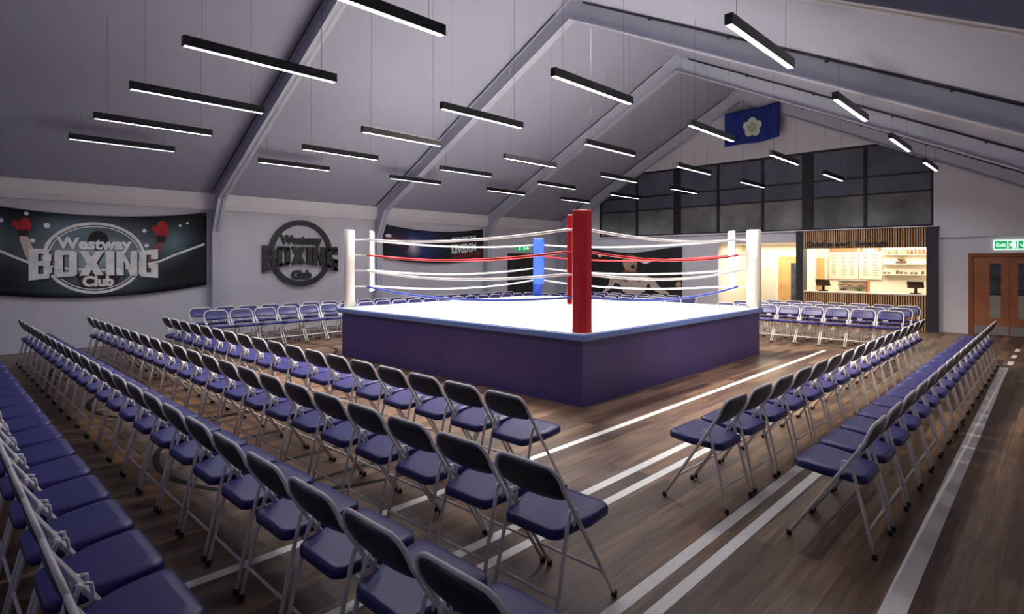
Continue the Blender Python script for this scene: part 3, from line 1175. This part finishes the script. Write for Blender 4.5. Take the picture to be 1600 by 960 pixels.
# raised club sign
cs = 6.735
t3 = thing('wall_sign', 'charcoal raised boxing club sign with round hoop on left wall between banners', 'sign', (cs, YL, 1.915))
SGN = lambda x, y, d: (x, -d, y)
b = B()
ring2d(b, lambda x, y, d: SGN(x, y, d + .02), .835, .835, .125, .06, 72)
obj('hoop', b, M['charcoal'], t3)
b = B()
block_word(b, lambda x, y, d: SGN(x, y - .31, d + .03), .07, .985, lambda t: .47 + .02 * t * t, lambda t: .03 - .20 * t * t)
obj('block_lettering', b, M['charcoal'], t3)
b = B()
text_into(b, 'Westway', .30, lambda x, y, d: SGN(x, y + .235, d + .03), .05, .015, width=1.10)
obj('upper_lettering', b, M['charcoal'], t3)
b = B()
text_into(b, 'Club', .29, lambda x, y, d: SGN(x, y - .64, d + .03), .05, .017, width=.52)
obj('lower_lettering', b, M['charcoal'], t3)
b = B()
for x, z in ((0, .77), (0, -.77), (-.7, .3), (.7, .3), (-.66, -.05), (.66, -.05), (-.3, .33), (.3, .33), (-.1, -.55), (.12, -.55), (-.25, 0), (.25, 0)):
    tube(b, [(x, 0, z), (x, -.045, z)], .012, 6)
obj('stand_off', b, M['charcoal'], t3)

# ------------------------------------------------------------------ gable wall: poster, flag, signs
tp = thing('poster', 'dark photo poster of a bare-chested shouting man on the gable wall behind the ring', 'poster', (0, 0, 0))


def PP(y, z, d):
    return (XG - .03 - d, y, z)


b = B()
top = [(8.93, 2.19), (9.3, 2.17), (9.62, 2.135), (10.16, 2.06), (10.72, 2.01), (11.31, 2.03), (11.92, 2.115), (12.3, 2.16), (12.62, 2.18)]
n = len(top)
F = [[b.verts.new(PP(y, .58 + (z - .58) * j / 6, 0)) for y, z in top] for j in range(7)]
K = [[b.verts.new(PP(y, .58 + (z - .58) * j / 6, -.008)) for y, z in top] for j in range(7)]
for j in range(6):
    for i in range(n - 1):
        b.faces.new((F[j][i], F[j + 1][i], F[j + 1][i + 1], F[j][i + 1]))
        b.faces.new((K[j][i], K[j][i + 1], K[j + 1][i + 1], K[j + 1][i]))
for j in range(6):
    for i in (0, n - 1):
        b.faces.new((F[j][i], F[j + 1][i], K[j + 1][i], K[j][i]))
for i in range(n - 1):
    for j in (0, 6):
        b.faces.new((F[j][i], F[j][i + 1], K[j][i + 1], K[j][i]))
obj('cloth', b, M['posterbg'], tp)
art('printed_arm', [smooth_poly([(11.69, 1.18), (11.47, 1.04), (11.58, .80), (11.9, .60), (12.06, .62), (11.78, .84)], 1),
                    smooth_poly([(10.08, 1.19), (9.95, 1.10), (9.68, .80), (9.36, .68), (9.40, .60), (9.83, .66), (10.16, .92)], 1)], M['skinlight'], PP, tp)
art('printed_torso', [smooth_poly([(11.04, 1.42), (10.66, 1.40), (10.55, 1.28), (10.08, 1.20), (10.03, 1.04), (10.25, .89), (10.31, .60), (11.21, .60), (11.21, .87), (11.69, 1.03), (11.66, 1.17), (11.16, 1.28)], 1)],
    M['skinlight'], PP, tp, base=.001)
art('printed_neck', [smooth_poly([(11.08, 1.50), (10.66, 1.48), (10.52, 1.27), (11.2, 1.27)], 1)], M['skindark'], PP, tp, base=.003)
art('printed_head', [smooth_poly([(11.19, 1.70), (11.13, 1.86), (10.89, 1.93), (10.66, 1.86), (10.58, 1.70), (10.61, 1.50), (10.72, 1.36), (10.95, 1.36), (11.13, 1.50)])], M['skin'], PP, tp, base=.006)
art('printed_hair', [smooth_poly([(11.21, 1.74), (11.15, 1.90), (10.90, 1.97), (10.66, 1.91), (10.60, 1.80), (10.8, 1.86), (11.05, 1.85)])], M['skindark'], PP, tp, base=.008)
art('printed_mouth', [disc(10.755, 1.52, .09, .075)], M['inkdark'], PP, tp, base=.009)
art('printed_eyes', [disc(10.90, 1.71, .05, .022), disc(10.69, 1.71, .045, .022), [(11.02, 1.76), (10.82, 1.74), (10.82, 1.77), (11.0, 1.80)], [(10.62, 1.75), (10.76, 1.74), (10.76, 1.77), (10.63, 1.79)], disc(10.78, 1.62, .035, .018), [(11.2, 1.08), (11.05, 1.0), (10.95, 1.0), (11.1, 1.12)], [(10.35, 1.1), (10.5, 1.0), (10.58, 1.0), (10.42, 1.12)]], M['skindark'], PP, tp, base=.009)
art('printed_bystander', [smooth_poly([(9.17, .97), (9.04, 1.08), (8.95, 1.0), (8.95, .88), (9.12, .86)])], M['skin'], PP, tp)
art('printed_lights', [disc(12.15, 1.93, .07, .07, 10), [(10.50, 1.70), (10.30, 1.74), (10.02, 1.70), (10.28, 1.62)]], M['inkwhite'], PP, tp)

tf = thing('flag', 'blue flag with a white rose hung high on the gable wall', 'flag', (XG - .32, 6.56, 5.625))


def FP(u, v, d):
    """u to the viewer's right (-Y), v up"""
    drape = .30 * max(0, u - .1) ** 1.5 if u > .1 else 0
    return (-.05 - .02 * math.sin(u * 5 + v) - d, -u, v + drape * .42 - .012 * math.sin(u * 6))


b = B()
nx, nz = 24, 12
V = [[b.verts.new(FP(-.80 + 1.58 * i / nx, -.47 + (1.0 - .0) * j / nz, 0)) for i in range(nx + 1)] for j in range(nz + 1)]
W = [[b.verts.new(FP(-.80 + 1.58 * i / nx, -.47 + (1.0 - .0) * j / nz, -.008)) for i in range(nx + 1)] for j in range(nz + 1)]
for j in range(nz):
    for i in range(nx):
        b.faces.new((V[j][i], V[j][i + 1], V[j + 1][i + 1], V[j + 1][i])).smooth = True
        b.faces.new((W[j][i], W[j + 1][i], W[j + 1][i + 1], W[j][i + 1])).smooth = True
for i in range(nx):
    for j in (0, nz):
        b.faces.new((V[j][i], V[j][i + 1], W[j][i + 1], W[j][i]))
for j in range(nz):
    for i in (0, nx):
        b.faces.new((V[j][i], V[j + 1][i], W[j + 1][i], W[j][i]))
obj('cloth', b, M['flagblue'], tf)
pet, pin, sep = [], [], []
for k in range(5):
    a = PI / 2 + k * 2 * PI / 5
    pet.append(disc(.02 + .165 * math.cos(a), -.01 + .165 * math.sin(a), .125, n=20))
    pin.append(disc(.02 + .095 * math.cos(a), -.01 + .095 * math.sin(a), .062, n=14))
    a2 = a + PI / 5
    sep.append([(.02 + .2 * math.cos(a2 - .16), -.01 + .2 * math.sin(a2 - .16)), (.02 + .30 * math.cos(a2), -.01 + .30 * math.sin(a2)), (.02 + .2 * math.cos(a2 + .16), -.01 + .2 * math.sin(a2 + .16))])
art('rose_sepal', sep, M['sepal'], FP, tf, .003, .001)
for p in pet:
    art('rose_petal', [p], M['rose'], FP, tf, .003, .002 + .0008 * len(tf.children))
art('rose_inner_petal', pin, M['rosemid'], FP, tf, .003, .012)
art('rose_centre', [disc(.02, -.01, .052)], M['rosecore'], FP, tf, .003, .017)


def running_man(b, place, s):
    """little pictogram: head, leaning body, arms, legs; s = height"""
    q = lambda pts: [(x * s, y * s) for x, y in pts]
    flat_poly(b, place, q(disc(.14, .86, .10, .10, 12)))
    flat_poly(b, place, q([(-.06, .40), (.10, .34), (.20, .70), (.04, .76)]))
    flat_poly(b, place, q([(.06, .72), (-.20, .66), (-.26, .48), (-.17, .47), (-.12, .58), (.08, .62)]))
    flat_poly(b, place, q([(.16, .70), (.30, .54), (.44, .60), (.42, .50), (.28, .44), (.14, .58)]))
    flat_poly(b, place, q([(-.02, .42), (-.16, .22), (-.42, .20), (-.42, .10), (-.10, .12), (.06, .32)]))
    flat_poly(b, place, q([(.02, .40), (.18, .26), (.14, .0), (.25, .0), (.30, .30), (.12, .42)]))


te = thing('exit_sign', 'lit green exit sign with running figure and down arrow above brown double door', 'sign', (XG, .86, 2.085))
b = B()
box(b, -.05, 0, -.325, .325, -.115, .115)
bevel(obj('box_housing', b, M['exitwhite'], te), .008)
EP = lambda x, y, d: (-.052 - d, -x, y)
b = B()
flat_poly(b, EP, rect(-.305, -.085, -.085, .085))
flat_poly(b, EP, rect(-.065, -.085, .085, .085))
flat_poly(b, EP, rect(.105, -.085, .305, .085))
obj('green_field', b, M['exitgreen'], te)
b = B()
text_into(b, 'Exit', .125, lambda x, y, d: EP(-.195 + x, -.042 + y, d + .004), .003, .004, width=.17)
obj('lettering', b, M['exitwhite'], te)
b = B()
flat_poly(b, lambda x, y, d: EP(x, y, d + .004), rect(.01, -.075, .07, .075))
running_man(b, lambda x, y, d: EP(-.02 + x, -.072 + y, d + .004), .15)
flat_poly(b, lambda x, y, d: EP(.205 + x, y, d + .004), [(-.016, .07), (-.016, -.02), (-.07, .025), (-.07, -.012), (0, -.075), (.07, -.012), (.07, .025), (.016, -.02), (.016, .07)])
obj('pictogram', b, M['exitwhite'], te)

te2 = thing('exit_sign', 'small lit green running-figure exit sign above dark door beside blue post', 'sign', (15.0, YL, 2.185))
b = B()
box(b, -.33, .33, -.05, 0, -.085, .085)
bevel(obj('box_housing', b, M['exitgreen'], te2), .006)
b = B()
E2 = lambda x, y, d: (x, -.051 - d, y)
for ox in (-.2, .04):
    running_man(b, lambda x, y, d: E2(ox + x, -.07 + y, d), .14)
flat_poly(b, E2, [(.14, .02), (.22, .02), (.22, .06), (.30, 0), (.22, -.06), (.22, -.02), (.14, -.02)])
obj('pictogram', b, M['exitwhite'], te2)

# ------------------------------------------------------------------ cafe kiosk
K0, K1 = 2.20, 5.41
XK = 17.02
tk = thing('cafe_kiosk', 'timber-slatted cafe counter with lit serving hatch and dark side piers', 'kiosk', (XK, 3.8, 0))


def kl(b, x0, x1, y0, y1, z0, z1):
    box(b, x0 - XK, x1 - XK, y0 - 3.8, y1 - 3.8, z0, z1)


for (y0, y1) in ((K0, 2.43), (5.23, K1)):
    b = B()
    kl(b, XK, XG + .2, y0, y1, 0, 2.56)
    bevel(obj('side_pier', b, M['navy'], tk), .004)
for nm, z0, z1 in (('fascia', 2.06, 2.55), ('counter_front', 0.0, .86)):
    b = B()
    kl(b, XK + .05, XK + .12, 2.43, 5.23, z0, z1)
    o1 = obj(nm, b, M['slatback'], tk)
    b = B()
    ns = 52
    for i in range(ns):
        y = 2.43 + (i + .5) * 2.80 / ns
        kl(b, XK + .015, XK + .052, y - .0135, y + .0135, z0 + .002, z1 - .002)
    obj('slat_cladding', b, M['slat'], o1)
b = B()
kl(b, XK - .0, XK + .55, 2.435, 5.225, .86, .895)
bevel(obj('counter_top', b, M['caseglass'], tk), .004)
for word, yc, wd_ in (('Cuisine', 4.82, .66), ('and', 4.25, .36), ('beverage', 3.605, .70)):
    b = B()
    text_into(b, word, .18, lambda x, y, d: (.012 - d, yc - 3.8 - x, 2.12 + y), .025, .006, width=wd_)
    obj('lettering', b, M['charcoal'], tk)
b = B()
kl(b, XK - .01, XK + .2, K0 - .01, K1 + .01, 2.555, 2.575)
obj('top_trim', b, M['bulk'], tk)

# things in the servery
BX = 18.98
for (y0, y1, lab, head) in ((4.32, 5.09, 'left cream menu board with columns of small lines behind the counter', None),
                            (3.73, 4.30, 'right cream menu board headed MENU behind the counter', 'MENU')):
    tm = thing('menu_board', lab, 'menu board', (BX, (y0 + y1) / 2, 1.19), 0, None)
    hy = (y1 - y0) / 2
    b = B()
    box(b, -.03, 0, -hy, hy, 0, .93)
    obj('panel', b, M['menuboard'], tm)
    MP = lambda x, y, d: (-.031 - d, -x, y)
    b = B()
    flat_poly(b, MP, rect(-hy + .02, .80, hy - .02, .91))
    obj('header', b, M['menuhead'], tm)
    b = B()
    rr = random.Random(3 if head else 5)
    for cx in ((-hy * .62, hy * .05, hy * .62) if not head else (-hy * .4, hy * .45)):
        for i in range(9):
            w = rr.uniform(.05, .085)
            z = .70 - i * .072
            flat_poly(b, MP, rect(cx - w, z, cx + w * rr.uniform(.2, 1), z + .016))
    obj('printed_lines', b, M['menuink'], tm)
    if head:
        b = B()
        text_into(b, 'MENU', .12, lambda x, y, d: MP(x, .81 + y, d + .004), .002, .004, width=.34)
        obj('lettering', b, M['inkwhite'], tm)
for z, lab, n_ in ((1.345, 'lower pale wall shelf holding brown cups behind the right till', 8), (1.64, 'upper pale wall shelf holding a dark serving box behind the right till', 0)):
    b = B()
    box(b, -.16, 0, -.50, .50, -.012, .012)
    o = obj('wall_shelf', b, M['caseglass'], None, (18.99, 3.20, z))
    tag(o, lab, 'shelf')
for i, y in enumerate((3.66, 3.56, 3.36, 3.27, 3.16, 3.03, 2.93, 2.78)):
    t = thing('cup', 'small brown cup, %s from the left on the lower servery shelf' % ORD[i], 'cup', (18.90, y, 1.357), 0, 'brown cups on the lower shelf')
    b = B()
    h = (.055, .055, .10, .075, .06, .06, .06, .09)[i]
    lathe(b, [(.022, 0), (.034, .01), (.037, h), (.032, h), (.028, .012)], seg=14)
    obj('bowl', b, M['crockery'], t)
    b = B()
    tube(b, [(0, -.034, h * .8), (0, -.058, h * .65), (0, -.052, h * .3), (0, -.033, h * .22)], .005, 6)
    obj('handle', b, M['crockery'], t)
o = None
b = B()
box(b, -.16, 0, -.50, .50, -.012, .012)
o = obj('wall_shelf', b, M['caseglass'], None, (18.99, 3.20, 1.90))
tag(o, 'top pale wall shelf holding a row of jars behind the right till', 'shelf')
for i in range(11):
    t = thing('jar', 'small storage jar, %s from the left on the top servery shelf' % ORD[i], 'jar', (18.90, 3.64 - .088 * i, 1.912), 0, 'jars on the top shelf')
    b = B()
    h = (.10, .09, .11, .10, .08, .11, .10, .09, .11, .10, .10)[i]
    lathe(b, [(.028, 0), (.034, .008), (.034, h * .8), (.025, h)], seg=12)
    obj('body', b, M[('oak', 'menuhead', 'oak', 'menuink', 'oak', 'oak', 'copper', 'crockery', 'menuhead', 'copper', 'copper')[i]], t)
    b = B()
    lathe(b, [(.027, h), (.030, h + .004), (.030, h + .018), (.024, h + .022)], seg=12)
    obj('lid', b, M['crockery'], t)
t = thing('serving_box', 'dark lidded serving box on the upper servery shelf', 'box', (18.90, 3.27, 1.652))
b = B()
box(b, -.06, .06, -.12, .12, 0, .06)
bevel(obj('base', b, M['crockery'], t), .008)
b = B()
box(b, -.05, .05, -.085, .085, .09, .135)
box(b, -.02, .02, -.03, .03, .06, .09)
bevel(obj('lid', b, M['crockery'], t), .008)
for i, (y, lab) in enumerate(((4.80, 'dark till screen on stand at the left end of the counter'), (2.69, 'dark till screen on stand at the right end of the counter'))):
    t = thing('till', lab, 'till', (17.34, y, .895), PI / 2, 'tills on the counter')
    b = B()
    box(b, -.11, .11, -.09, .09, 0, .025)
    bevel(obj('base', b, M['posblack'], t), .006)
    b = B()
    tube(b, [(0, 0, .02), (0, .01, .2)], .035, 10)
    obj('stem', b, M['posblack'], t)
    b = B()
    prism(b, [(-.175, -.03, .16), (.175, -.03, .16), (.175, .07, .33), (-.175, .07, .33)], (0, .035, -.02))
    bevel(obj('screen', b, M['posblack'], t), .005)
    b = B()
    prism(b, [(-.15, .060, .157), (.15, .060, .157), (.15, .10, .285), (-.15, .10, .285)], (0, .004, 0))
    obj('display', b, M['posscreen'], t)
t = thing('display_case', 'pale glazed pastry display case with terracotta end on the counter', 'display case', (17.36, 4.115, .895))
b = B()
box(b, -.15, .15, -.36, .36, 0, .03)
box(b, .04, .15, -.35, .35, .29, .31)
box(b, .13, .15, -.35, .35, .03, .29)
obj('body', b, M['caseglass'], t)
b = B()
prism(b, [(-.15, -.36, 0), (.15, -.36, 0), (.15, -.36, .31), (-.13, -.36, .31)], (0, -.035, 0))
obj('end_panel', b, M['copper'], t)
b = B()
box(b, -.02, .13, -.34, .34, .155, .163)
obj('shelf', b, M['caseglass'], t)
for i, (y, z, mm, nm, lab) in enumerate(((.26, .163, 'pastry', 'pastry', 'golden pastry at the left of the display case upper shelf'), (.05, .163, 'pastry', 'pastry', 'golden pastry mid upper shelf of the display case'),
                                        (-.2, .163, 'pastry', 'pastry', 'golden pastry at the right of the display case upper shelf'), (.2, .03, 'crockery', 'loaf', 'dark loaf at lower left of the display case'),
                                        (-.16, .03, 'saladgreen', 'salad', 'green salad heap at lower right of the display case'))):
    b = B()
    lathe(b, [(.04, 0), (.055, .015), (.05, .04), (.02, .058)], (0, 0, 0), 12)
    o = obj(nm, b, M[mm], None, (17.36, 4.115 + y, .895 + z))
    o.scale = (1, 1.5, 1)
    tag(o, lab, 'food')
# oak cupboard at the left end of the servery
t = thing('tall_cupboard', 'narrow oak cupboard against the servery back wall left of the menus', 'cupboard', (18.88, 5.27, 0))
b = B()
box(b, -.08, .10, -.135, .135, 0, 1.86)
obj('carcass', b, M['menuboard'], t)
b = B()
box(b, -.095, -.08, -.10, .10, .05, 1.80)
dr = obj('door', b, M['oak'], t)
b = B()
tube(b, [(-.095, .07, .95), (-.115, .07, .95), (-.115, .07, 1.05), (-.095, .07, 1.05)], .005, 6)
obj('handle', b, M['handle'], dr)

# move each wall-hung thing's empty to the foot of what it carries
for t, base in ((t1, (c1, YL, 1.0)), (t2, (c2, YL, 1.65)), (tp, (XG, 10.75, .58))):
    t.location = base
    for ch in t.children:
        ch.location = (-base[0], -base[1], -base[2])
